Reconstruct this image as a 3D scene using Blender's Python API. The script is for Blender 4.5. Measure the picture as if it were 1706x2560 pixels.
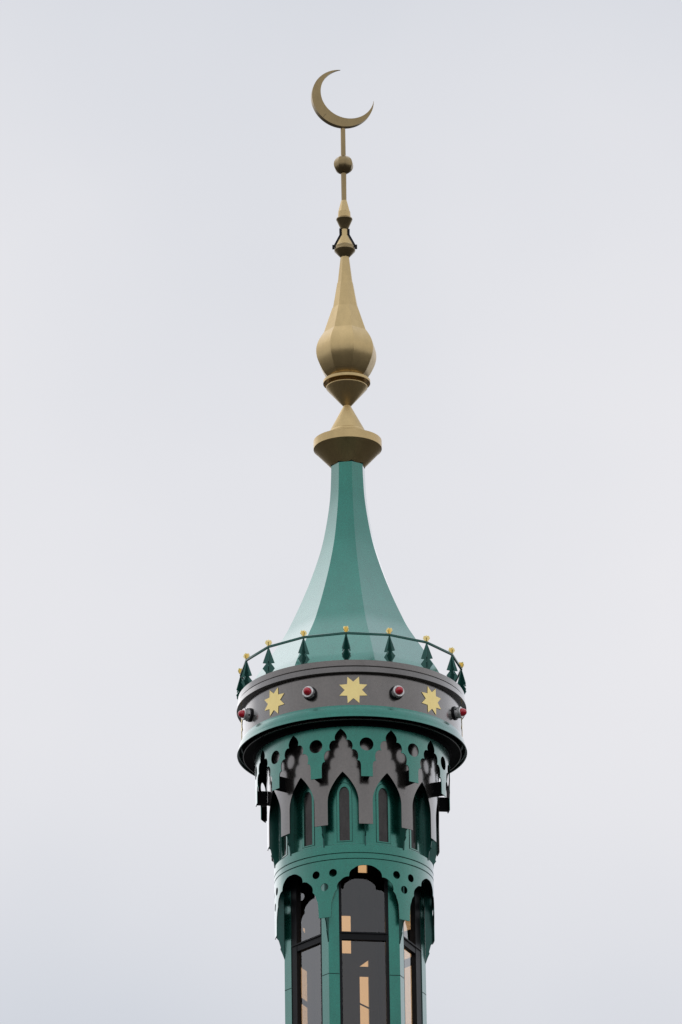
import bpy, bmesh, math, random
from math import sin, cos, tan, radians, pi, sqrt, atan, asin, degrees
from mathutils import Vector, Matrix
from mathutils.geometry import delaunay_2d_cdt
random.seed(7)
for o in list(bpy.data.objects): bpy.data.objects.remove(o)
SC = bpy.context.scene; COL = SC.collection

# ------------------------------------------------------------------ camera, world, sun, exposure
VF = radians(10.0); F = 1280/tan(VF/2)            # focal length in source pixels (photo 1706 x 2560)
EPS = radians(21.9); DIST = 75.0                  # upward tilt, slant distance to the aimed-at point
DH = DIST*cos(EPS); CZ = 1.7
cam = bpy.data.cameras.new('camera'); camo = bpy.data.objects.new('camera', cam); COL.objects.link(camo)
cam.sensor_fit = 'VERTICAL'; cam.sensor_height = 24; cam.lens = 12/tan(VF/2)
cam.clip_start = .5; cam.clip_end = 6000
camo.matrix_world = Matrix.Translation((-.0975, -DH, CZ)) @ Matrix.Rotation(pi/2+EPS, 4, 'X') @ Matrix.Rotation(radians(-.81), 4, 'Z')
SC.camera = camo

SUN_EL, SUN_AZ = radians(50), radians(335)        # azimuth clockwise from +y: behind cloud, beyond the tower to the left
W = bpy.data.worlds.new('World'); SC.world = W; W.use_nodes = True
nt = W.node_tree; nt.nodes.clear(); N = nt.nodes.new; L = nt.links.new
out = N('ShaderNodeOutputWorld'); bg = N('ShaderNodeBackground'); bg.inputs[1].default_value = .1
sky = N('ShaderNodeTexSky'); sky.sky_type = 'NISHITA'; sky.sun_disc = False
sky.sun_elevation = SUN_EL; sky.sun_rotation = SUN_AZ; sky.dust_density = 4; sky.air_density = 1
tc = N('ShaderNodeTexCoord')
nz = N('ShaderNodeTexNoise'); nz.inputs['Scale'].default_value = 5.2; nz.inputs['Detail'].default_value = 4; nz.inputs['Roughness'].default_value = .45
mp = N('ShaderNodeMapping'); mp.inputs['Location'].default_value = (1.35, .2, .62); mp.inputs['Scale'].default_value = (1.15, 1, 1.25)
L(tc.outputs['Generated'], mp.inputs[0]); L(mp.outputs[0], nz.inputs['Vector'])
cr = N('ShaderNodeValToRGB')                      # overcast cloud: slightly bluer where thin and darker, warm white where bright
cr.color_ramp.elements[0].position = .30; cr.color_ramp.elements[0].color = (.635, .665, .725, 1)
cr.color_ramp.elements[1].position = .72; cr.color_ramp.elements[1].color = (.818, .815, .845, 1)
sx = N('ShaderNodeSeparateXYZ'); L(tc.outputs['Generated'], sx.inputs[0])
def mth(op, a, b=None, c=None):
    m_ = N('ShaderNodeMath'); m_.operation = op
    for i, v in enumerate((a, b, c)):
        if v is None: continue
        if isinstance(v, (int, float)): m_.inputs[i].default_value = v
        else: L(v, m_.inputs[i])
    return m_.outputs[0]
dz = mth('MULTIPLY', mth('SUBTRACT', sx.outputs['Z'], .375), 8.2); bandv = mth('MULTIPLY', mth('MULTIPLY', dz, dz), -.66)   # lens vignette put into the sky colour: brightest at mid height
bandv = mth('MAXIMUM', bandv, -.5)
L(mth('ADD', mth('ADD', mth('MULTIPLY', mth('SUBTRACT', nz.outputs['Fac'], .5), .75), .70), bandv), cr.inputs[0])
mr = N('ShaderNodeMapRange'); mr.inputs[1].default_value = .46; mr.inputs[2].default_value = 1.0; mr.inputs[3].default_value = 10; mr.inputs[4].default_value = 14
L(sx.outputs['Z'], mr.inputs[0])                  # an overcast sky is brighter overhead
ml = N('ShaderNodeVectorMath'); ml.operation = 'SCALE'; L(cr.outputs[0], ml.inputs[0]); L(mr.outputs[0], ml.inputs['Scale'])
mx = N('ShaderNodeMix'); mx.data_type = 'RGBA'; mx.inputs[0].default_value = .97
L(sky.outputs[0], mx.inputs[6]); L(ml.outputs[0], mx.inputs[7]); L(mx.outputs[2], bg.inputs[0]); L(bg.outputs[0], out.inputs[0])

sl = bpy.data.lights.new('sun', 'SUN'); sl.energy = .5; sl.angle = radians(75); sl.color = (1, .97, .93)
so = bpy.data.objects.new('sun', sl); COL.objects.link(so)
sd = Vector((sin(SUN_AZ)*cos(SUN_EL), cos(SUN_AZ)*cos(SUN_EL), sin(SUN_EL)))
so.rotation_euler = (-sd).to_track_quat('-Z', 'Y').to_euler(); so.location = sd*60
SC.view_settings.view_transform = 'Standard'; SC.view_settings.look = 'None'; SC.view_settings.exposure = 0; SC.view_settings.gamma = 1
SC.render.engine = 'CYCLES'
SC.cycles.transparent_max_bounces = 16; SC.cycles.max_bounces = 12; SC.cycles.glossy_bounces = 6

# ------------------------------------------------------------------ survey: heights and radii of rings round the tower axis
def Zf(y, r=0.0):                                  # height of the front of a ring of radius r (m) that shows at row y
    return CZ + (DH-r)*tan(EPS + atan((1280-y)/F))
def Rm(px, z):                                     # a half width of px pixels on the axis, in metres
    return px*(DH*cos(EPS)+(z-CZ)*sin(EPS))/F
def P(y, px, front=True, k=1.0):                   # (radius, height); k<1 for the flats of a polygon
    r = Rm(px, Zf(y)); z = Zf(y, r*k if front else 0)
    return (r, z)

# ------------------------------------------------------------------ materials
def mat(name, base, metallic=0., rough=.5, coat=0., coat_rough=.1, var=.12, vscale=6., bump=0., bscale=60., ior=1.5, streak=True, rvar=.06, spec=.5, grain=.12, clear=None):
    m = bpy.data.materials.new(name); m.use_nodes = True
    t = m.node_tree; b = t.nodes['Principled BSDF']
    b.inputs['Metallic'].default_value = metallic; b.inputs['Roughness'].default_value = rough
    b.inputs['Coat Weight'].default_value = coat; b.inputs['Coat Roughness'].default_value = coat_rough; b.inputs['Coat IOR'].default_value = ior
    b.inputs['Specular IOR Level'].default_value = spec
    co = t.nodes.new('ShaderNodeTexCoord'); mpn = t.nodes.new('ShaderNodeMapping')
    mpn.inputs['Scale'].default_value = (1, 1, .35) if streak else (1, 1, 1)
    t.links.new(co.outputs['Object'], mpn.inputs[0])
    n1 = t.nodes.new('ShaderNodeTexNoise'); n1.inputs['Scale'].default_value = vscale; n1.inputs['Detail'].default_value = 8; n1.inputs['Roughness'].default_value = .65
    t.links.new(mpn.outputs[0], n1.inputs['Vector'])
    r = t.nodes.new('ShaderNodeValToRGB'); e = r.color_ramp.elements
    e[0].position = .3; e[1].position = .7
    e[0].color = tuple(c*(1-var) for c in base)+(1,); e[1].color = tuple(min(1, c*(1+var)) for c in base)+(1,)
    t.links.new(n1.outputs['Fac'], r.inputs[0])
    ng = t.nodes.new('ShaderNodeTexNoise'); ng.inputs['Scale'].default_value = 55; ng.inputs['Detail'].default_value = 6; t.links.new(co.outputs['Object'], ng.inputs['Vector'])
    mg = t.nodes.new('ShaderNodeMapRange'); mg.inputs[1].default_value = .3; mg.inputs[2].default_value = .7; mg.inputs[3].default_value = 1-grain; mg.inputs[4].default_value = 1+grain; t.links.new(ng.outputs['Fac'], mg.inputs[0])
    vm = t.nodes.new('ShaderNodeVectorMath'); vm.operation = 'SCALE'; t.links.new(r.outputs[0], vm.inputs[0]); t.links.new(mg.outputs[0], vm.inputs['Scale']); t.links.new(vm.outputs[0], b.inputs['Base Color'])
    mr_ = t.nodes.new('ShaderNodeMapRange'); mr_.inputs[3].default_value = rough-rvar; mr_.inputs[4].default_value = rough+rvar
    n2 = t.nodes.new('ShaderNodeTexNoise'); n2.inputs['Scale'].default_value = vscale*2.7; n2.inputs['Detail'].default_value = 5
    t.links.new(co.outputs['Object'], n2.inputs['Vector']); t.links.new(n2.outputs['Fac'], mr_.inputs[0]); t.links.new(mr_.outputs[0], b.inputs['Roughness'])
    if bump:
        bp = t.nodes.new('ShaderNodeBump'); bp.inputs['Strength'].default_value = bump; bp.inputs['Distance'].default_value = .004
        n3 = t.nodes.new('ShaderNodeTexNoise'); n3.inputs['Scale'].default_value = bscale; n3.inputs['Detail'].default_value = 3
        t.links.new(co.outputs['Object'], n3.inputs['Vector']); t.links.new(n3.outputs['Fac'], bp.inputs['Height']); t.links.new(bp.outputs[0], b.inputs['Normal'])
    if clear:                                     # clear lacquer with a Schlick-like rise towards grazing angles
        g = t.nodes.new('ShaderNodeBsdfGlossy'); g.inputs[0].default_value = (.97, .98, 1, 1); g.inputs['Roughness'].default_value = clear[2]
        lw = t.nodes.new('ShaderNodeLayerWeight'); lw.inputs[0].default_value = .5
        pw = t.nodes.new('ShaderNodeMath'); pw.operation = 'POWER'; pw.inputs[1].default_value = clear[1]; t.links.new(lw.outputs['Facing'], pw.inputs[0])
        ma = t.nodes.new('ShaderNodeMath'); ma.operation = 'MULTIPLY_ADD'; ma.inputs[1].default_value = .9; ma.inputs[2].default_value = clear[0]; t.links.new(pw.outputs[0], ma.inputs[0])
        ms = t.nodes.new('ShaderNodeMixShader'); t.links.new(ma.outputs[0], ms.inputs[0]); t.links.new(b.outputs[0], ms.inputs[1]); t.links.new(g.outputs[0], ms.inputs[2])
        t.links.new(ms.outputs[0], t.nodes['Material Output'].inputs['Surface'])
    return m
GREEN = mat('green_metal_paint', (.010, .200, .140), .84, .28, 0., .17, clear=(.05, 2.3, .2), var=.10, vscale=5, bump=.25, bscale=7)
DGREEN = mat('darkened_green_paint', (.004, .085, .065), .6, .3, .6, .15, var=.15, vscale=20)  # darkened copy of the green paint; on the fins it holds their shade
GREY = mat('warm_grey_metal', (.165, .148, .133), .85, .22, 0., .15, clear=(.05, 2.4, .17), var=.10, vscale=4, bump=.2, bscale=6)
DGOLD = mat('darker_gold', (.33, .24, .115), .95, .32, .2, .2, grain=.04, var=.12, vscale=9, bump=.3, bscale=9)  # darker copy of the gold, for crescent, mast, ball and cups
GOLD = mat('gold_metal', (.62, .45, .21), .95, .35, .2, .2, grain=.035, var=.09, vscale=7, bump=.3, bscale=9)
LEAF = mat('gold_leaf', (1.0, .78, .33), .9, .32, 0, .2, grain=.02, var=.04, vscale=14)
BLACK = mat('black_metal', (.008, .008, .009), .0, .4, .05, .2, var=.2, spec=.18)
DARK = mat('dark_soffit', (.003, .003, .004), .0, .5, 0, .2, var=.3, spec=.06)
GASK = mat('dark_joint', (.006, .008, .008), .0, .7, 0, .2, var=.1, spec=.1)
WHITE = mat('lamp_housing_grey', (.80, .79, .76), .5, .3, .4, .2, var=.25, vscale=40)
RED = mat('red_lamp_glass', (.62, .008, .028), .0, .15, .6, .04, var=.1)
LOUVRE = mat('dark_window_panel', (.052, .047, .044), .8, .25, .2, .2, var=.3, vscale=12)
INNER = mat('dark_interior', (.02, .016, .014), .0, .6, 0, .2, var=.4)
GROUND = mat('ground_paving', (.042, .040, .037), .0, .8, 0, .2, var=.3, vscale=.6)
def glass():
    m = bpy.data.materials.new('bronze_glass'); m.use_nodes = True; t = m.node_tree; t.nodes.clear()
    o = t.nodes.new('ShaderNodeOutputMaterial'); tr = t.nodes.new('ShaderNodeBsdfTransparent'); tr.inputs[0].default_value = (.97, .74, .50, 1)
    g = t.nodes.new('ShaderNodeBsdfGlossy'); g.inputs['Roughness'].default_value = .03; g.inputs[0].default_value = (1, 1, 1, 1)
    lw = t.nodes.new('ShaderNodeLayerWeight'); lw.inputs[0].default_value = .5      # Schlick, the same from both sides of the pane
    pw = t.nodes.new('ShaderNodeMath'); pw.operation = 'POWER'; pw.inputs[1].default_value = 2; t.links.new(lw.outputs['Facing'], pw.inputs[0])
    fr = t.nodes.new('ShaderNodeMath'); fr.operation = 'MULTIPLY_ADD'; fr.inputs[1].default_value = .85; fr.inputs[2].default_value = .085; t.links.new(pw.outputs[0], fr.inputs[0])
    mxs = t.nodes.new('ShaderNodeMixShader')
    n = t.nodes.new('ShaderNodeTexNoise'); n.inputs['Scale'].default_value = 3; co = t.nodes.new('ShaderNodeTexCoord'); t.links.new(co.outputs['Object'], n.inputs['Vector'])
    bp = t.nodes.new('ShaderNodeBump'); bp.inputs['Strength'].default_value = .05; bp.inputs['Distance'].default_value = .01
    t.links.new(n.outputs['Fac'], bp.inputs['Height']); t.links.new(bp.outputs[0], g.inputs['Normal'])
    t.links.new(fr.outputs[0], mxs.inputs[0]); t.links.new(tr.outputs[0], mxs.inputs[1]); t.links.new(g.outputs[0], mxs.inputs[2]); t.links.new(mxs.outputs[0], o.inputs[0])
    return m
GLASS = glass()

# ------------------------------------------------------------------ helpers
def link(name, me, m, parent=None, loc=None, rz=None):
    o = bpy.data.objects.new(name, me); COL.objects.link(o)
    if m: me.materials.append(m)
    if parent: o.parent = parent
    if loc: o.location = loc
    if rz is not None: o.rotation_euler = (0, 0, rz)
    return o
def tag(o, label=None, cat=None, group=None, kind=None):
    for k, v in (('label', label), ('category', cat), ('group', group), ('kind', kind)):
        if v: o[k] = v
    return o
def empty(name, loc=(0, 0, 0), rz=0):
    o = bpy.data.objects.new(name, None); COL.objects.link(o); o.location = loc; o.rotation_euler = (0, 0, rz); o.empty_display_size = .2
    return o
def tomesh(name, bm, sharp=28):
    bmesh.ops.recalc_face_normals(bm, faces=bm.faces)
    me = bpy.data.meshes.new(name); 
    for f in bm.faces: f.smooth = True
    a = radians(sharp)
    for e in bm.edges:
        if len(e.link_faces) != 2 or e.calc_face_angle(0) > a: e.smooth = False
    bm.to_mesh(me); bm.free(); return me
def dirv(th):                                     # th = 0 faces the photographer (-y), positive to the right
    return sin(th), -cos(th)
def lathe(bm, pts, n=96, ph=0., close_ends=True):
    rings = []
    for r, z in pts:
        if r < 1e-5: rings.append([bm.verts.new((0, 0, z))]); continue
        rings.append([bm.verts.new((r*dirv(ph+2*pi*i/n)[0], r*dirv(ph+2*pi*i/n)[1], z)) for i in range(n)])
    for a, b in zip(rings, rings[1:]):
        for i in range(n):
            j = (i+1) % n
            if len(a) == 1 and len(b) == 1: continue
            if len(a) == 1: bm.faces.new((a[0], b[i], b[j]))
            elif len(b) == 1: bm.faces.new((a[i], a[j], b[0]))
            else: bm.faces.new((a[i], a[j], b[j], b[i]))
    if close_ends:
        for r_ in (rings[0], rings[-1]):
            if len(r_) > 2: bm.faces.new(r_)
def lathe_obj(name, pts, m, parent, n=96, ph=0., sharp=28, close=True):
    bm = bmesh.new(); lathe(bm, pts, n, ph, close); return link(name, tomesh(name, bm, sharp), m, parent)
def pip(p, poly):
    x, y = p; c = False; n = len(poly)
    for i in range(n):
        x1, y1 = poly[i]; x2, y2 = poly[i-1]
        if (y1 > y) != (y2 > y) and x < (x2-x1)*(y-y1)/(y2-y1)+x1: c = not c
    return c
def cdt(outer, holes, step):
    o2 = []
    for i, p in enumerate(outer):                 # long edges get intermediate points so that they can bend
        q = outer[(i+1) % len(outer)]; o2.append(p); m_ = int(abs(q[0]-p[0])/step)
        for j in range(1, m_+1): o2.append((p[0]+(q[0]-p[0])*j/(m_+1), p[1]+(q[1]-p[1])*j/(m_+1)))
    outer = o2
    vs = [Vector(p) for p in outer]; es = [(i, (i+1) % len(outer)) for i in range(len(outer))]
    for h in holes:
        s = len(vs); vs += [Vector(p) for p in h]; es += [(s+i, s+(i+1) % len(h)) for i in range(len(h))]
    xs = [p[0] for p in outer]; ys = [p[1] for p in outer]
    nx = max(1, int((max(xs)-min(xs))/step)); ny = max(1, int((max(ys)-min(ys))/(step*2)))
    for i in range(1, nx):
        for j in range(1, ny):
            p = (min(xs)+(max(xs)-min(xs))*i/nx, min(ys)+(max(ys)-min(ys))*j/ny)
            if pip(p, outer) and not any(pip(p, h) for h in holes): vs.append(Vector(p))
    V, E, Fc, _, _, _ = delaunay_2d_cdt(vs, es, [], 0, 1e-5)
    T = []
    for f in Fc:
        c = (sum(V[i][0] for i in f)/len(f), sum(V[i][1] for i in f)/len(f))
        if pip(c, outer) and not any(pip(c, h) for h in holes): T.append(list(f))
    return [tuple(v) for v in V], T
def sheet(bm, outer, holes, thick, place, step=.05):
    """plate of the given outline: place(u, w, d) -> point, d = 0 outside face, thick = inside face"""
    V, T = cdt(outer, holes, step)
    used = sorted({i for t in T for i in t}); A = {i: bm.verts.new(place(V[i][0], V[i][1], 0)) for i in used}; B = {i: bm.verts.new(place(V[i][0], V[i][1], thick)) for i in used}
    cnt = {}
    for t in T:
        bm.faces.new([A[i] for i in t]); bm.faces.new([B[i] for i in reversed(t)])
        for a, b in zip(t, t[1:]+t[:1]): cnt[(a, b)] = 1
    for (a, b) in cnt:
        if (b, a) not in cnt: bm.faces.new((A[b], A[a], B[a], B[b]))
def cyl(R, th0):                                   # u = arc length at R, w = height, d = depth inwards
    def f(u, w, d):
        x, y = dirv(th0+u/R); return ((R-d)*x, (R-d)*y, w)
    return f
def plane(R, th0):                                 # flat plate whose outer face is at distance R, normal th0
    nx, ny = dirv(th0); tx, ty = cos(th0), sin(th0)
    def f(u, w, d): return ((R-d)*nx+u*tx, (R-d)*ny+u*ty, w)
    return f
def radial(th0, half):                             # plate lying in the vertical plane through the axis; u = radius
    nx, ny = dirv(th0); tx, ty = cos(th0), sin(th0)
    def f(u, w, d): return (u*nx+(half-d)*tx, u*ny+(half-d)*ty, w)
    return f
def sheets_obj(name, m, parent, jobs, sharp=28, weld=False):
    bm = bmesh.new()
    for j in jobs: sheet(bm, *j)
    if weld: bmesh.ops.remove_doubles(bm, verts=bm.verts, dist=2e-4)
    return link(name, tomesh(name, bm, sharp), m, parent)
def box(bm, x0, x1, y0, y1, z0, z1, M=None):
    v = [bm.verts.new((M @ Vector(p)) if M else p) for p in ((x0,y0,z0),(x1,y0,z0),(x1,y1,z0),(x0,y1,z0),(x0,y0,z1),(x1,y0,z1),(x1,y1,z1),(x0,y1,z1))]
    for f in ((0,3,2,1),(4,5,6,7),(0,1,5,4),(1,2,6,5),(2,3,7,6),(3,0,4,7)): bm.faces.new([v[i] for i in f])
def circle(cx, cz, r, n=28): return [(cx+r*cos(2*pi*i/n), cz+r*sin(2*pi*i/n)) for i in range(n)]
def arc(p0, p1, bulge, n=7):                       # points after p0 up to p1, bulging to the right of p0->p1 by bulge*chord
    (x0, y0), (x1, y1) = p0, p1; dx, dy = x1-x0, y1-y0; o = []
    bulge = -bulge
    for i in range(1, n+1):
        t = i/n; h = bulge*4*t*(1-t); o.append((x0+dx*t-dy*h, y0+dy*t+dx*h))
    return o
D = radians

# ================================================================== SETTING
bm = bmesh.new()
vs = [bm.verts.new((x, y, 0)) for x, y in ((-3000, -3000), (3000, -3000), (3000, 3000), (-3000, 3000))]; bm.faces.new(vs)
tag(link('ground', tomesh('ground', bm), GROUND), kind='structure')

# ================================================================== MINARET
PH = 8.4                                           # hexagonal core: face normals at PH + 60k
mina = empty('minaret'); tag(mina, 'green and grey metal minaret with pointed arches, gold stars and a flared spire roof', 'minaret')

# --- flared octagonal spire roof
rp = [(1146, 42.5), (1153, 42.6), (1200, 44), (1251, 47.5), (1305, 56), (1360, 68), (1404, 82), (1447, 98.5), (1485, 115), (1523, 133), (1556, 150), (1588, 168), (1632, 200), (1686, 240), (1700, 250), (1722, 264)]
rp = [(y+.08*r, r) for y, r in rp]              # the outermost corner stands a little in front of the axis
def smooth(pts, k=4):
    o = []
    for i in range(len(pts)-1):
        p0 = pts[max(0, i-1)]; p1 = pts[i]; p2 = pts[i+1]; p3 = pts[min(len(pts)-1, i+2)]
        for j in range(k):
            t = j/k; o.append(tuple(.5*(2*b+(c-a)*t+(2*a-5*b+4*c-d)*t*t+(3*b-a-3*c+d)*t**3) for a, b, c, d in zip(p0, p1, p2, p3)))
    return o+[pts[-1]]
OPH = D(-9.5+22.5)
prof = [P(y, r, False) for y, r in smooth(rp)]; ztop0 = P(1649.5, 283)[1]
prof.append((prof[-1][0]+.003, ztop0-.01))
lathe_obj('spire_roof', prof, GREEN, mina, 8, OPH)

# --- cornice of the drum, three steps with a shadow joint
Z1649 = P(1649.5, 283)
ztop = Z1649[1]
c = [(Rm(150, ztop), ztop-.02), (Rm(281, ztop), ztop-.012), P(1649.5, 282.5), P(1663.4, 282.5), (Rm(276, ztop), P(1663.4, 282.5)[1]), (Rm(276, ztop), P(1666.6, 285)[1]), P(1666.6, 285), P(1679, 286.5), (Rm(285, ztop), P(1679, 286.5)[1]), (Rm(284.5, ztop), P(1679, 286.5)[1]+.012), (Rm(270, ztop), P(1679, 286)[1]+.012)]
lathe_obj('cornice', c, GREY, mina, 160, close=False)
# --- drum wall
ZW1 = P(1679, 286)[1]; rW, ZW0 = P(1763, 274.5)
lathe_obj('drum_wall', [(rW, ZW1+.02), (rW, ZW0-.012), (rW-.03, ZW0-.012)], GREY, mina, 160, close=False)
# --- flared green band
ri = P(1781, 284.0); ro = P(1790, 287)
fl = [(rW+.004, ZW0)]
zA = P(1781, 284)[1]
for i in range(1, 7):
    t = i/6; fl.append((rW+.004+(ri[0]-rW-.004)*(t**1.4), ZW0+(zA-ZW0)*t))
fl += [(ri[0]-.008, zA-.001), (ri[0]-.008, zA-.011), (ri[0]+.006, zA-.012), ro, (ro[0]-.012, ro[1]), (ro[0]-.014, zA), (rW+.03, ZW0-.05), (rW-.02, ZW0-.03)]
lathe_obj('flared_band', fl, GREEN, mina, 160, close=False)
# --- inner ring and soffit
rI, zI = P(1798.5, 272)
R1 = P(1870, 243)[0]; R2 = P(2000, 215)[0]; R3 = P(2050, 187)[0]; R4 = P(2150, 199)[0]
lathe_obj('soffit', [(rI-.0, ZW0-.06), (rI, zI+.008), (rI-.006, zI), (rI-.02, zI+.004), (R1+.03, zI+.002), (R1+.012, zI-.012), (R1+.009, zI-.036), (R1+.004, zI-.038), (R1+.004, zI+.004), (R1-.05, zI+.006), (R3-.1, zI+.006)], DARK, mina, 160, close=False)  # the small drop collar outside the screen is added to deepen the shade
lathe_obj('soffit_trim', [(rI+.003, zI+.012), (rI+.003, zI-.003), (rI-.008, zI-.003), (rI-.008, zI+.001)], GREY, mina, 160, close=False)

# --- upper cusped screen (12 multifoil openings, a hole over every pendant)
def mir(pts): return [(-u, w) for u, w in reversed(pts)]
def zt(y, R): return Zf(y, R)
PT = PH                                            # pendants at PT + 30k
HP = D(15)*R1; k1 = R1/243
za = lambda v: zt(1820.3+v, R1)
def lobes(side):                                   # half opening measured from its middle, going down
    q = []
    for lobe in ([(0, 0), (8, 7.5), (13.3, 15), (15.2, 22), (13.8, 29)], [(13.8, 29), (20.5, 29.3), (26.3, 34), (28.9, 41), (28.6, 48), (26.6, 53)],
                 [(26.6, 53), (33.5, 53.3), (39.5, 58), (42.4, 66), (42.1, 74), (40.2, 80)], [(40.2, 80), (45.2, 81.5), (48.4, 87), (49.2, 95)]):
        sm = smooth(lobe, 3); q += sm if not q else sm[1:]
    q.append((49.2, 120))
    return q
lb = [(u*k1, za(v)) for u, v in lobes(1)]
right = [(HP-u, w) for u, w in lb]                 # pendant-centred outline
zT1 = zI+.003
outer = [(-HP, zT1), (HP, zT1)] + right + mir(right)
hole = circle(0, zt(1859.7, R1), 17.2*k1, 32)
scr = sheets_obj('cusped_screen', GREEN, mina, [(outer, [hole], .006, cyl(R1, D(PT+30*k)), .05) for k in range(12)], weld=True)
sheets_obj('shade_backing', DARK, scr, [(outer, [hole], .003, cyl(R1-.0075, D(PT+30*k)), .05) for k in range(12)], weld=True)  # added black sheet, so that reflections behind the screen go dark

# --- lower grey arcade (12 pointed arches)
H2 = D(15)*R2; k2 = R2/215
q = [(0, 0)]
for i in range(1, 13):
    t = i/12; q.append((38.8*(sin(t*pi/2)**.92), 74*(t**1.02)))
q = [(u, v) for u, v in q]; q.append((38.8, 131))
rg = [(H2-u*k2, zt(1928+v, R2)) for u, v in q]
outer2 = [(-H2, zT1), (H2, zT1)] + rg + mir(rg)
scr = sheets_obj('pointed_arcade', GREY, mina, [(outer2, [], .007, cyl(R2, D(PT+30*k)), .05) for k in range(12)], weld=True)
sheets_obj('shade_backing', DARK, scr, [(outer2, [], .003, cyl(R2-.0075, D(PT+30*k)), .05) for k in range(12)], weld=True)  # black sheet added to darken what the wall behind reflects

# --- upper wall with lancet windows
rB, zB = P(2109.5, 199)
zwB = zt(2112, R3)
def lancet(hw, ytop, ybot, R, c=0., sq=False):
    o = []
    zt_, zb_ = zt(ytop, R), zt(ybot, R); rise = hw*1.7
    o.append((c-hw, zb_)); 
    n = 8
    for i in range(n+1):
        t = i/n; o.append((c-hw*cos(t*pi/2)**1.0 if i < n else c, zt_-rise+rise*(sin(t*pi/2)**.9)))
    for i in range(n-1, -1, -1):
        t = i/n; o.append((c+hw*cos(t*pi/2), zt_-rise+rise*(sin(t*pi/2)**.9)))
    o.append((c+hw, zb_)); return o
k3 = R3/187
H3 = D(15)*R3
wl = lancet(12.8*k3, 1966.5, 2101, R3)
sheets_obj('upper_wall', GREEN, mina, [([(-H3, zB-.1), (H3, zB-.1), (H3, zT1), (-H3, zT1)], [wl], .02, cyl(R3, D(PT+15+30*k)), .05) for k in range(12)], weld=True)
wf = lancet(18.6*k3, 1957.5, 2103.5, R3)
wi = lancet(12.8*k3, 1966.5, 2101, R3)
for k in range(12):
    th = D(PT+15+30*k)
    if cos(th) < -.35: continue
    w = sheets_obj('window', GREEN, mina, [(wf, [wi], .007, cyl(R3+.006, th), .05)])
    sheets_obj('window_pane', LOUVRE, w, [(lancet(13.4*k3, 1965, 2102, R3), [], .006, cyl(R3-.013, th), .04)])
    sheets_obj('window_seal', GASK, w, [(lancet(19.5*k3, 1956, 2104, R3), [lancet(18.2*k3, 1958, 2103, R3)], .002, cyl(R3+.0022, th), .05)])

# --- brackets: dark boxes behind the upper pendants, green fins behind the grey legs
zb1 = zt(1940.3, R1); 
for k in range(12):
    th = D(PT+30*k)
    if cos(th) < -.5: continue
    h = .5*(33/.93)*k1
    bm = bmesh.new()
    for s in (-1, 1):
        sheet(bm, [(R2+.001, zb1+.01), (R1-.011, zb1+.01), (R1-.011, zb1+.185), (R2+.001, zb1+.185)], [], .012, (lambda s: (lambda u, w, d: radial(th, .006)(u, w, d)))(s) if s < 0 else radial(th, .006), .5) if s < 0 else None
    box(bm, -.035, .035, R2+.001, R1-.011, zb1+.006, zb1+.018, Matrix.Rotation(th+pi, 4, 'Z'))
    link('bracket', tomesh('bracket', bm), DARK, mina)
    zl = zt(2059, R2); s = R2/215
    fp = [(R3+.001, zT1-.3), (R2-.013, zT1-.3), (R2-.013, zl-.002), (209*s, zt(2064, R2)), (205.5*s, zt(2083, R2)), (207*s, zt(2086, R2)), (201*s, zt(2094, R2)), (197*s, zt(2102, R2)), (R4-.025, zB+.012), (R3+.001, zB+.012)]
    fp = [(R3+.001, zT1-.3), (R2-.013, zT1-.3), (R2-.013, zl-.002), (209*s, zt(2063, 209*s)), (206*s, zt(2078, 206*s)), (208*s, zt(2080, 208*s)), (202*s, zt(2090, 202*s)), (199.5*s, zB-.02+.0), (R3+.001, zB-.02)]
    sheets_obj('fin', DGREEN, mina, [(fp, [], .014, radial(th, .007), .5)])  # shade of the recess is put into the fin colour

# --- middle band with joints, bottom edge cut into six cusped arches
def joint(y, R): z = zt(y, R); return [(R, z+.008), (R-.016, z+.0075), (R-.016, z-.0075), (R, z-.008)]
zb4 = zt(2152, R4)
lathe_obj('middle_band', [(R3-.03, zB+.012), (R4-.012, zB+.006), (R4, zB-.002)] + joint(2132, R4) + joint(2146.5, R4) + [(R4, zb4), (R4-.012, zb4)], GREEN, mina, 160, close=False)
H4 = D(30)*R4; k4 = R4/199
def yv(y): return zt(y, R4)
qq = [(0, 2162.5)]
qq += arc(qq[-1], (30, 2171), .10, 6); qq += arc(qq[-1], (41.5, 2190.5), .16, 6)
qq += arc(qq[-1], (62, 2199), .12, 6); qq += arc(qq[-1], (71.5, 2222), .17, 6)
qq += arc(qq[-1], (81, 2238), .10, 5); qq += arc(qq[-1], (86.5, 2260), .06, 5); qq.append((88, 2289))
r4 = [(H4-u*k4, yv(y)) for u, y in qq]
outer4 = [(-H4, zb4), (H4, zb4)] + r4 + mir(r4)
a6 = D(6.5)*R4
h4 = [circle(-a6, yv(2179.5), 10.2*k4, 24), circle(a6, yv(2179.5), 10.2*k4, 24), circle(0, yv(2213), 10.2*k4, 24)]
scr = sheets_obj('lower_cusped_screen', GREEN, mina, [(outer4, h4, .006, cyl(R4, D(PH-30+60*k)), .04) for k in range(6)], weld=True)
sheets_obj('shade_backing', DARK, scr, [(outer4, h4, .003, cyl(R4-.0075, D(PH-30+60*k)), .04) for k in range(6)], weld=True)  # black sheet added here too, to keep the screen's back in shade

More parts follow.
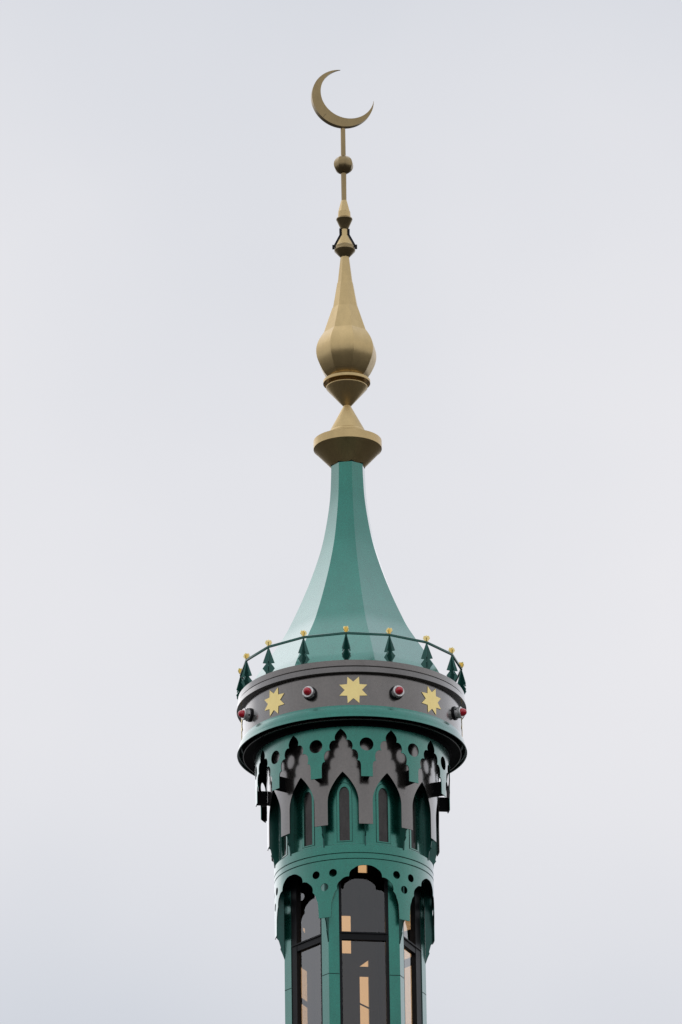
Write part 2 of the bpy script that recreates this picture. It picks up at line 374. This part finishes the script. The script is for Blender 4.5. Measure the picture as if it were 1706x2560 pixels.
# --- hexagonal glazed shaft
zH = Zf(2350); RC = Rm(178, zH); AP = RC*cos(pi/6); HWF = RC*.5; u5 = RC/178
HW = 62*u5
zTop = zt(2030, AP); zWT = zt(2048, AP)
zWB = 21.0; zShaftB = 3.0
for k in range(6):
    th = D(PH+60*k)
    fo = [(-HWF, zWB-.45), (HWF, zWB-.45), (HWF, zTop), (-HWF, zTop)]
    op = [(-HW, zWB), (HW, zWB), (HW, zWT), (-HW, zWT)]
    sheets_obj('shaft_wall', GREEN, mina, [(fo, [op], .05, plane(AP, th), .6)])
    # window: black frame, transom, panes
    f1 = 7.0*u5
    fo2 = [(-HW, zWB), (HW, zWB), (HW, zWT), (-HW, zWT)]
    fl_, fr_ = f1, f1
    if k == 5: fl_ = 21*u5                         # the outer stiles of the two side windows are wide
    if k == 1: fr_ = 36*u5
    fi2 = [(-HW+fl_, zWB+f1), (HW-fr_, zWB+f1), (HW-fr_, zWT-f1), (-HW+fl_, zWT-f1)]
    w = sheets_obj('window', BLACK, mina, [(fo2, [fi2], .065, plane(AP-.008, th), .6)])
    bm = bmesh.new(); zt0 = zt(2349, AP); zt1 = zt(2333, AP)
    sheet(bm, [(-HW+f1, zt0), (HW-f1, zt0), (HW-f1, zt1), (-HW+f1, zt1)], [], .058, plane(AP-.012, th), .6)
    sheet(bm, [(-HW+f1*.3, zt1-.004), (HW-f1*.3, zt1-.004), (HW-f1*.3, zt1+.014), (-HW+f1*.3, zt1+.014)], [], .03, plane(AP+.004, th), .6)
    link('transom', tomesh('transom', bm), GREEN if False else BLACK, w)
    bm = bmesh.new()
    for z0, z1 in ((zWB+f1, zt0), (zt1, zWT-f1)):
        g = plane(AP-.046, th)
        bm.faces.new([bm.verts.new(g(a, b, 0)) for a, b in ((-HW+f1, z0), (HW-f1, z0), (HW-f1, z1), (-HW+f1, z1))])
    link('window_pane', tomesh('window_pane', bm), GLASS, w)
    # joint lines of the cladding
    zz = zt(2431.5, AP*1.1)
    for sg in (-1, 1):
        a, b = sorted((sg*(HW+.004), sg*HWF))
        if cos(th) > -.3: sheets_obj('cladding_joint', GASK, mina, [([(a, zz-.004), (b, zz-.004), (b, zz+.004), (a, zz+.004)], [], .004, plane(AP+.001, th), .6)])
# fins under the lower pendants
for k in range(6):
    th = D(PH-30+60*k)
    zl = zt(2289, R4); s = k4
    fp = [(RC+.0005, zB-.1), (R4-.011, zB-.1), (R4-.011, zl-.002), (191*s, zt(2299, 191*s)), (186*s, zt(2318, 186*s)), (187.5*s, zt(2321, 187*s)), (182*s, zt(2335, 182*s)), (RC+.0005, zt(2350, RC))]
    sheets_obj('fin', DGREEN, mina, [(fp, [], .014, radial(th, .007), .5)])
# interior: ceiling, dark lining of the far side with its openings, a brace
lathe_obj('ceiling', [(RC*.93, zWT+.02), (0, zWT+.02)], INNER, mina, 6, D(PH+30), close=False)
IN = AP-.078
def lining(thd, rects, polys=()):
    th = D(thd); w_ = HWF*.96
    hs = []
    cx = sin(th)*IN; yb = IN*(-cos(th))
    def U(sx): return (Rm(sx, zH)-cx)/cos(th)
    def ZZ(y): return CZ+(DH+yb)*tan(EPS+atan((1280-y)/F))
    for x0, x1, y0, y1 in rects:
        a, b = sorted((U(x0), U(x1))); hs.append([(a, ZZ(y1)), (b, ZZ(y1)), (b, ZZ(y0)), (a, ZZ(y0))])
    for pl in polys: hs.append([(U(x), ZZ(y)) for x, y in pl])
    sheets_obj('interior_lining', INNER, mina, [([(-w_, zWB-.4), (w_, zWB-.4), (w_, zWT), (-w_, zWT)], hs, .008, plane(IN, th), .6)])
# far wall openings as offsets from the axis and rows
lining(PH+180, [(-34, -10, 2290, 2384), (10.5, 37.5, 2436, 2700), (11, 34, 2155, 2181)], [[(10.5, 2416), (37, 2416), (37, 2397)]])
lining(PH+240, [(-141, -114, 2404, 2499), (-141, -114, 2513, 2720), (-137, -125, 2318, 2336)])
lining(PH+120, [(122, 148, 2280, 2338), (106, 152, 2368, 2700)])
bm = bmesh.new(); M = Matrix.Translation((Rm(24, zH), .45, CZ+(DH+.45)*tan(EPS+atan((1280-2517)/F)))) @ Matrix.Rotation(D(-28), 4, 'Y')
M = Matrix.Translation((Rm(24, zH), .45, CZ+(DH+.45)*tan(EPS+atan((1280-2517)/F)))) @ Matrix.Rotation(D(28), 4, 'Y')
box(bm, -.12, .12, -.01, .01, -.008, .008, M)
link('interior_brace', tomesh('interior_brace', bm), INNER, mina)
# lower shaft and plinth down to the ground (below the picture)
lathe_obj('lower_shaft', [(RC+.03, 0), (RC+.03, 20.5), (RC, 20.56), (RC-.02, 20.56)], GREEN, mina, 6, D(PH+30))
lathe_obj('plinth', [(RC+.9, 0), (RC+.9, 2.6), (RC+.8, 2.8), (RC+.1, 2.95)], GREY, mina, 6, D(PH+30))

# --- stars
def star(name, thd):
    th = D(thd); R = rW+.004; z0 = zt(1725.4, rW); ro_ = Rm(37.2, z0); rn = ro_*.575
    o = []
    for i in range(16):
        a = D(22.5*i); r = ro_ if i % 2 == 1 else rn
        o.append((r*sin(a), z0+r*cos(a)))
    s = sheets_obj(name, LEAF, mina, [(o, [], .004, cyl(R+.003, th), .03)])
PS = 1.0
for k in (-2, -1, 0, 1, 2): star('star', PS+45*k)

# ================================================================== SIGNAL LAMPS
def lamp(thd, label):
    z0 = zt(1727, rW); s = Rm(1, z0); root = empty('signal_lamp', (rW*sin(D(thd)), -rW*cos(D(thd)), z0), D(thd))
    tag(root, label, 'lamp', 'red lamps round the drum')
    def turn(name, pts, m, par, n=40):
        bm = bmesh.new(); rings = []
        lathe(bm, pts, n)
        bmesh.ops.rotate(bm, verts=bm.verts, matrix=Matrix.Rotation(pi/2, 3, 'X'))
        return link(name, tomesh(name, bm, 35), m, par)
    turn('base_flange', [(17.5*s, -.002), (17.5*s, 3*s), (15.5*s, 4*s)], BLACK, root)
    h = turn('housing', [(13.5*s, 3.5*s), (14.2*s, 7*s), (14*s, 14*s), (14.6*s, 15*s), (14.6*s, 18*s), (13.8*s, 19*s), (10.5*s, 19*s), (10.3*s, 15*s), (0, 15*s)], WHITE, root)
    for a in (20, 110, 200, 290):
        bm = bmesh.new(); bmesh.ops.create_icosphere(bm, subdivisions=1, radius=2.3*s, matrix=Matrix.Translation((14.6*s*sin(D(a)), -8*s, 14.6*s*cos(D(a)))))
        link('screw', tomesh('screw', bm), BLACK, h)
    b = [(9.6*s, 14.5*s), (9.7*s, 20*s)] + [(9.7*s*cos(D(t)), 21*s+11*s*sin(D(t))) for t in range(10, 90, 10)] + [(0, 32*s)]
    turn('bulb', b, RED, root)
lamp(PS-67.5, 'round red signal lamp at the far left edge of the grey drum')
lamp(PS-22.5, 'round red signal lamp on the grey drum just left of the front centre star')
lamp(PS+22.5, 'round red signal lamp on the grey drum just right of the front centre star')
lamp(PS+67.5, 'round red signal lamp at the far right edge of the grey drum')

# ================================================================== RAILING
rail = empty('railing', (0, 0, ztop)); tag(rail, 'dark green metal railing on arrow shaped posts with gold knobs around the spire foot', 'railing')
RR = P(1600, 275.5)[0]; zR = Zf(1582.5, RR); s = RR/275.5; RP = -2.3
bm = bmesh.new(); pr = [(RR*dirv(D(RP+22.5*i))[0], RR*dirv(D(RP+22.5*i))[1]) for i in range(16)]
def bar(bm, a, b, w, h):
    a = Vector(a); b = Vector(b); d = (b-a); M = Matrix.Translation((a+b)/2) @ d.to_track_quat('X', 'Z').to_matrix().to_4x4()
    box(bm, -d.length/2, d.length/2, -w/2, w/2, -h/2, h/2, M)
secs = []
for i in range(16):
    a = D(RP+22.5*i); ring = []
    for dr, dz in ((2.6, -2.6), (2.6, 2.0), (1.2, 3.0), (-1.2, 3.0), (-2.6, 2.0), (-2.6, -2.6)):
        x, y = dirv(a); r = RR+dr*s; ring.append(bm.verts.new((r*x, r*y, zR-ztop+dz*s)))
    secs.append(ring)
for i in range(16):
    A, B = secs[i], secs[(i+1) % 16]
    for j in range(6): bm.faces.new((A[j], A[(j+1) % 6], B[(j+1) % 6], B[j]))
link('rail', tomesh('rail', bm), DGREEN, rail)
half = [(1.2, -2.4), (14.7, -43), (6.2, -44), (15.2, -57), (7.5, -68), (7.5, -(zR-ztop)/s)]
pp = [(u*s, v*s) for u, v in half] + [(-u*s, v*s) for u, v in reversed(half)]
kn = [(-3, 1), (-3.8, 3.5), (-9.4, 10.5), (-7, 18), (7, 18), (9.4, 10.5), (3.8, 3.5), (3, 1)]
kk = [(u*s*.92, (1+(v-1)*.92)*s) for u, v in kn]
def flat(ang):
    c_, s_ = cos(ang), sin(ang)
    return lambda u, w, d: (u*c_-(d-.004)*s_, u*s_+(d-.004)*c_, w)
bm = bmesh.new()
for a in (45, 135): sheet(bm, pp, [], .008, flat(D(a)), 1.)
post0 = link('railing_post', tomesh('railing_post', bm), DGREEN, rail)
bm = bmesh.new()
for a in (45, 135): sheet(bm, kk, [], .008, flat(D(a)), 1.)
knob0 = link('knob', tomesh('knob', bm), LEAF, post0)
for i in range(16):
    if i == 0: p_ = post0
    else:
        p_ = post0.copy(); COL.objects.link(p_); p_.parent = rail; kb = knob0.copy(); COL.objects.link(kb); kb.parent = p_
    a = D(RP+22.5*i); p_.location = (RR*dirv(a)[0], RR*dirv(a)[1], zR-ztop); p_.rotation_euler = (0, 0, a)

# ================================================================== FINIAL
zF0 = P(1149, 45)[1]
fin = empty('finial', (0, 0, zF0)); tag(fin, 'gold finial of stacked cones and a bulb rising from the green spire to a crescent', 'finial')
def rel(pts): return [(r, z-zF0) for r, z in pts]
# disc and cone
lathe_obj('disc', rel([(Rm(36, zF0), P(1149, 45)[1]-.03), P(1149, 44), P(1092, 84), P(1091, 85.3), P(1071.5, 85.3), (P(1071.5, 83)[0], P(1071.5, 83)[1]), P(1070.3, 50)]), GOLD, fin, 96)
lathe_obj('collar', rel([P(1073, 50.5), P(1068, 50), P(1067.5, 47.5), P(1064.5, 46.5), P(1063.5, 45)]), GOLD, fin, 96)
lathe_obj('lower_cone', rel([(Rm(44, Zf(1069)), P(1063, 44)[1]-.02), P(1061, 43.5), P(1013.5, 9.8), P(1012, 9.4)]), GOLD, fin, 96)
lathe_obj('inverted_cone', rel([P(1013, 9.2), P(951, 51.2), P(949.5, 51.8), P(948, 51.8), P(946.5, 50), P(944, 44), P(936, 44)]), GOLD, fin, 96)
lathe_obj('flange', rel([(P(941, 44)[0], P(938, 57)[1]+.02), (P(941, 53)[0], P(938, 57)[1]+.02), (P(936.2, 57)[0], P(938, 57)[1]), P(936.8, 58.9), P(930.5, 58.9), P(929.5, 57.5), P(927.5, 50)]), GOLD, fin, 96)
# bulb: eight curved panels
BPH = D(-8+22.5)
bp = [(944, 46), (939, 50.5), (931, 57.5), (921, 63.5), (910, 69), (898, 74), (888, 76.6), (877, 77.6), (866, 76.4), (856, 73.2), (846, 68), (838, 62.5), (830, 56.5)]
bp2 = [(y+.09*r, r) for y, r in bp]
lathe_obj('bulb', rel([P(y, r, False) for y, r in smooth(bp2, 3)]), GOLD, fin, 8, BPH)
# octagonal spire in three overlapping sheets
def oct_seg(name, y0, r0, y1, r1):
    a = P(y0+.09*r0, r0, False); b = P(y1+.09*r1, r1, False)
    lathe_obj(name, rel([(a[0]-.006, a[1]), a, b, (b[0]-.006, b[1])]), GOLD, fin, 8, BPH)
oct_seg('spire_sheet', 832, 57.2, 770, 34.2)
oct_seg('spire_sheet', 771.5, 32.9, 707.5, 20.6)
oct_seg('spire_sheet', 709, 19.6, 642, 10.9)
lathe_obj('dark_seal', rel([P(1152, 43.6), P(1147, 44.2), P(1146, 30)]), GASK, fin, 8, OPH)
# vase ornaments
lathe_obj('lower_cup', rel([P(640, 9), P(639.5, 10.8), P(617.5, 25.9), P(616, 26.4), P(614.8, 26.2), P(613.8, 25), P(607.5, 24.2), P(606.5, 22.8)]), DGOLD, fin, 64)
lathe_obj('upper_cone', rel([P(608, 22.8), P(606.5, 22.6), P(586, 8.4), P(571, 8.2)]), GOLD, fin, 64)
lathe_obj('upper_cup', rel([P(571, 7), P(570.5, 9.2), P(542.5, 19.6), P(541.5, 20.3), P(539.5, 20.3), P(538, 17)]), DGOLD, fin, 64)
lathe_obj('neck', rel([P(541, 16), P(538.6, 16.2), P(524.8, 15.2)]), GOLD, fin, 64)
lathe_obj('mast_cone', rel([P(525.5, 15.8), P(524, 15.2), P(501, 7.9), P(499.5, 7.2)]), GOLD, fin, 8, BPH+D(22.5) if False else BPH)
lathe_obj('mast', rel([P(502, 6.5), P(430, 6.9)]), DGOLD, fin, 8, BPH)
lathe_obj('mast', rel([P(396, 6.3), P(320, 6.1)]), DGOLD, fin, 8, BPH)
zb_ = Zf(412.6); rb_ = Rm(25.2, zb_)
lathe_obj('ball', rel([(rb_*cos(D(a)), zb_+rb_*sin(D(a))*.98) for a in range(-75, 76, 15)]), DGOLD, fin, 8, BPH, sharp=28)
# side brackets
zq = lambda y: Zf(y)-zF0; rq = lambda p: Rm(p, Zf(600))
for sgn in (-1, 1):
    bm = bmesh.new()
    p1 = (sgn*rq(10.6), 0, zq(572.5 if sgn < 0 else 574)); p2 = (sgn*rq(10.4), 0, zq(588)); p3 = (sgn*rq(26.2), 0, zq(617))
    bar(bm, p1, p2, .04, .026)
    bar(bm, p2, p3, .04, .022)
    box(bm, sgn*rq(28)-.016, sgn*rq(28)+.016, -.02, .02, p3[2]-.028, p3[2]+.02)
    link('side_bracket', tomesh('side_bracket', bm), BLACK, fin)
# crescent
zc = Zf(247.2); Ro = Rm(79.3, zc); Ri = Rm(68.7, zc); ox, oz = Rm(11.7, zc), Rm(12.4, zc); yaw = D(12)
dd = sqrt(ox*ox+oz*oz); phi = math.atan2(oz, ox)
a_ = (dd*dd+Ro*Ro-Ri*Ri)/(2*dd); alpha = math.acos(max(-1, min(1, a_/Ro)))      # tips at phi +- alpha on the outer circle
beta = math.acos(max(-1, min(1, (a_-dd)/Ri)))
n = 72; bm = bmesh.new(); rows = []
tw = Rm(7.5, zc)
for i in range(n+1):
    t = i/n
    ao = phi+alpha+(2*pi-2*alpha)*t; ai = phi+beta+(2*pi-2*beta)*t
    po = (Ro*cos(ao), Ro*sin(ao)); pi_ = (ox+Ri*cos(ai), oz+Ri*sin(ai))
    h = tw*(.18+.82*sin(pi*t)**.7)
    if i in (0, n): pi_ = (po[0]*.985+pi_[0]*.015-.004, po[1]*.985+pi_[1]*.015-.004)
    rows.append([bm.verts.new((x, y, z)) for (x, z), y in ((po, -h), (po, h), (pi_, h), (pi_, -h))])
for A, B in zip(rows, rows[1:]):
    for j in range(4): bm.faces.new((A[j], A[(j+1) % 4], B[(j+1) % 4], B[j]))
bm.faces.new(rows[0]); bm.faces.new(rows[-1])
o = link('crescent', tomesh('crescent', bm), DGOLD, fin, (0, 0, zc-zF0), yaw)

sa = D(228); g = .0016                             # soldered seam across the crescent's face
ra, rb2 = Ro*.985, Ro*.82
bm = bmesh.new(); dx_, dz_ = cos(sa), sin(sa)
hs = tw*.97+.0015
v = [(dx_*ra-dz_*g, -hs, dz_*ra+dx_*g), (dx_*ra+dz_*g, -hs, dz_*ra-dx_*g), (dx_*rb2+dz_*g, -hs, dz_*rb2-dx_*g), (dx_*rb2-dz_*g, -hs, dz_*rb2+dx_*g)]
A = [bm.verts.new(p) for p in v]; B = [bm.verts.new((p[0], p[1]+.003, p[2])) for p in v]
bm.faces.new(A); bm.faces.new(B[::-1])
for i in range(4): bm.faces.new((A[i], A[(i+1) % 4], B[(i+1) % 4], B[i]))
link('seam', tomesh('seam', bm), GASK, o)
